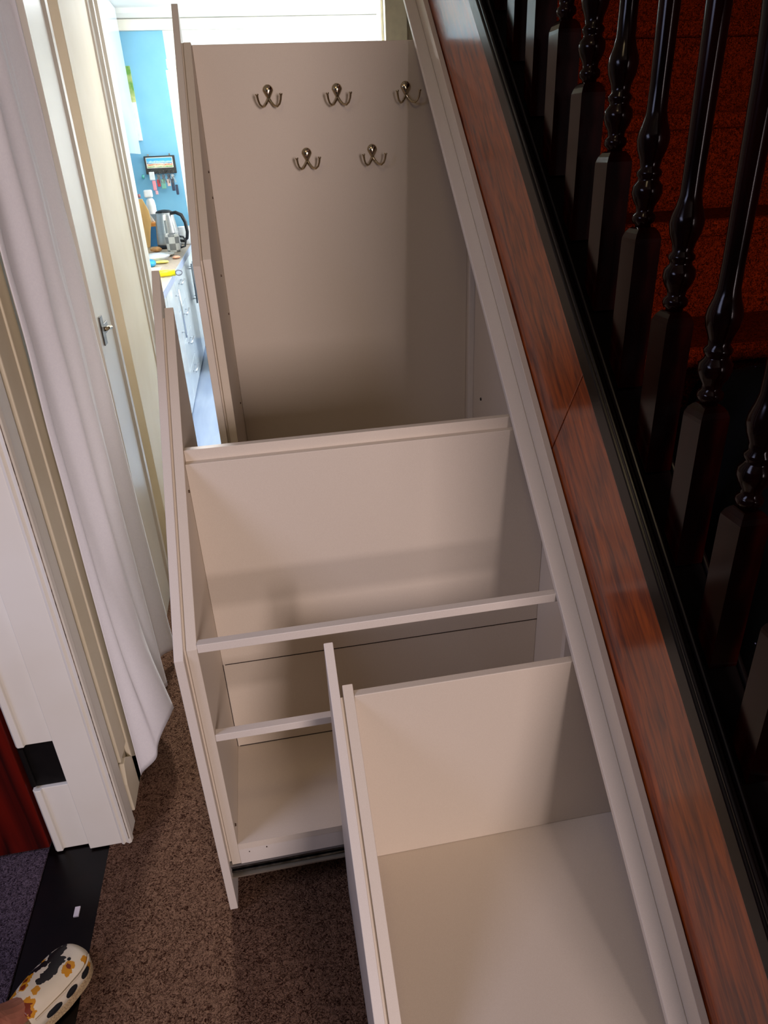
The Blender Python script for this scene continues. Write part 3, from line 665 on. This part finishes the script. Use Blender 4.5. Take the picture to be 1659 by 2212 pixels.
tag(new_obj('white_canister', bm, mat('canister_white', (235, 238, 240), .3), smooth=True), 'plain white canister standing on the worktop behind the kettle handle', 'canister')
# bottle
t = thing('spray_bottle', 'white dispenser bottle standing on the wooden shelf left of the kettle', 'bottle', (-.86, 7.15, 1.0))
bm = bmesh.new(); lathe(bm, [(.04, 0), (.042, .02), (.042, .14), (.036, .18), (.024, .20)], -.865, 7.25, 24, 1.13); new_obj('body', bm, mat('bottle_white', (236, 238, 238), .3), t, smooth=True)
box('cap', -.908, -.835, 7.22, 7.28, 1.335, 1.40, mat('bottle_cap', (240, 240, 240), .4), t, bevel=.012)
# wooden stand
t = thing('wooden_stand', 'tan wooden board and small shelf standing left of the kettle', 'stand', (-.9, 7.1, .93))
TAN = wood('tan_plywood', (206, 160, 96), (226, 184, 120), (20, 4, 4), rough=.6, coat=0)
bm = bmesh.new(); a = [(-1.05, .9305), (-.91, .9305), (-.885, 1.06), (-.862, 1.15), (-.868, 1.24), (-.905, 1.335), (-1.05, 1.345)]
va = [bm.verts.new((x, 7.02, z)) for x, z in a]; vb = [bm.verts.new((x, 7.04, z)) for x, z in a]; bm.faces.new(va); bm.faces.new(vb[::-1])
for i in range(len(a)): bm.faces.new((va[i], vb[i], vb[(i+1) % len(a)], va[(i+1) % len(a)]))
new_obj('side_board', bm, TAN, t, bevel=.002)
box('shelf', -.95, -.80, 7.10, 7.32, 1.10, 1.13, mat('orange_shelf', (216, 140, 60), .6), t, bevel=.002)
box('blue_panel', -.93, -.80, 7.10, 7.32, .9305, 1.099, mat('deep_blue_panel', (30, 104, 158), .5), t, bevel=.002)
bm = bmesh.new(); tube(bm, [(-.93, 7.04, 1.3455), (-.93, 7.04, 1.375)], .014, 10)
tag(new_obj('figurine', bm, mat('pink_brown_clay', (170, 110, 110), .6), smooth=True), 'tiny pink and brown ornament on top of the tan wooden board', 'ornament')
# clutter on the worktop
def lump(name, label, cat, c, r, m, seed=0, flat=1):
    bm = bmesh.new(); bmesh.ops.create_icosphere(bm, subdivisions=3, radius=1)
    for v in bm.verts:
        q = v.co; n = 1+.14*math.sin(4*q.x+seed)+.12*math.sin(5*q.y+2*seed)+.08*math.sin(9*q.z)
        v.co = Vector((c[0]+q.x*r[0]*n, c[1]+q.y*r[1]*n, c[2]+r[2]+q.z*r[2]*.98))
    return tag(new_obj(name, bm, m, smooth=True), label, cat)
lump('bread_piece', 'torn piece of brown bread lying left of the kettle base', 'food', (-.81, 6.60, .9305), (.05, .05, .022), mat('toast', (196, 146, 96), .8), 1)
bm = bmesh.new(); lathe(bm, [(.07, 0), (.13, .012), (.135, .018), (.12, .016), (.06, .006)], -.76, 6.28, 30, .9305)
tag(new_obj('plate', bm, mat('plate_glaze', (240, 236, 230), .2), smooth=True), 'pale round plate on the worktop in front of the patterned mug', 'plate')
lump('crumpled_wrap', 'crumpled clear plastic wrap on the worktop behind the blue lid', 'wrapper', (-.74, 5.96, .9305), (.09, .12, .03), mat('cling_film', (216, 224, 236), .15), 3)
lump('egg', 'small yellow and white fried egg shape beside the plastic wrap', 'food', (-.69, 5.80, .9305), (.05, .06, .010), mat('egg_yellow', (240, 226, 120), .5), 5)
lump('orange_peel', 'orange food scrap near the worktop edge beside the plate', 'food', (-.60, 6.05, .9305), (.035, .05, .010), mat('peach_scrap', (240, 180, 150), .7), 2)
lump('pink_sponge', 'pale pink soft item left of the plate on the worktop', 'sponge', (-.90, 6.00, .9305), (.06, .08, .03), mat('pale_pink_foam', (240, 214, 208), .8), 8)
bm = bmesh.new(); tube(bm, [(-.775+.045*math.cos(a), 5.62+.07*math.sin(a), .955) for a in [2*PI*k/20 for k in range(21)]], .022, 10)
tag(new_obj('blue_ring', bm, mat('cyan_plastic', (20, 160, 214), .4), smooth=True), 'bright blue ring shaped item on the worktop at the door frame', 'container')
box0 = box('newspaper', -.86, -.66, 5.05, 5.52, .9305, .938, mat('printed_paper', (232, 214, 204), .7, noise=18, rgb2=(226, 160, 140)))
tag(box0, 'loose printed paper spread on the worktop near the yellow knife', 'paper')
t = thing('yellow_knife', 'yellow handled kitchen tool with a grey ring end over the worktop edge', 'knife', (-.58, 5.03, .94))
bm = bmesh.new(); tube(bm, [(-.68, 5.04, .952), (-.60, 5.035, .954), (-.522, 5.03, .954)], [.019, .022, .020], 14); new_obj('handle', bm, mat('bright_yellow_plastic', (232, 224, 0), .4), t, smooth=True)
bm = bmesh.new(); tube(bm, [(-.500+.022*math.cos(a), 5.03, .954+.016*math.sin(a)) for a in [2*PI*k/18 for k in range(19)]], .0045, 8); new_obj('ring_end', bm, mat('grey_ring', (110, 114, 130), .4), t, smooth=True)
# ceiling lamp
t = thing('kitchen_ceiling_lamp', 'bright ceiling lamp in the kitchen at the top of the photo', 'lamp', (.305, 6.4, 2.77))
bm = bmesh.new(); lathe(bm, [(.02, -.04), (.045, -.03), (.05, 0)], .30, 6.4, 20, 2.769); new_obj('lamp_shade', bm, mat('lit_lamp_glass', (255, 250, 240), .4, emis=6), t, smooth=True)
# floor scrap in the kitchen
lump('plastic_scrap', 'scrap of clear plastic lying on the grey kitchen floor', 'litter', (-.33, 5.0, .001), (.05, .07, .006), mat('scrap_film', (214, 226, 240), .2), 4)
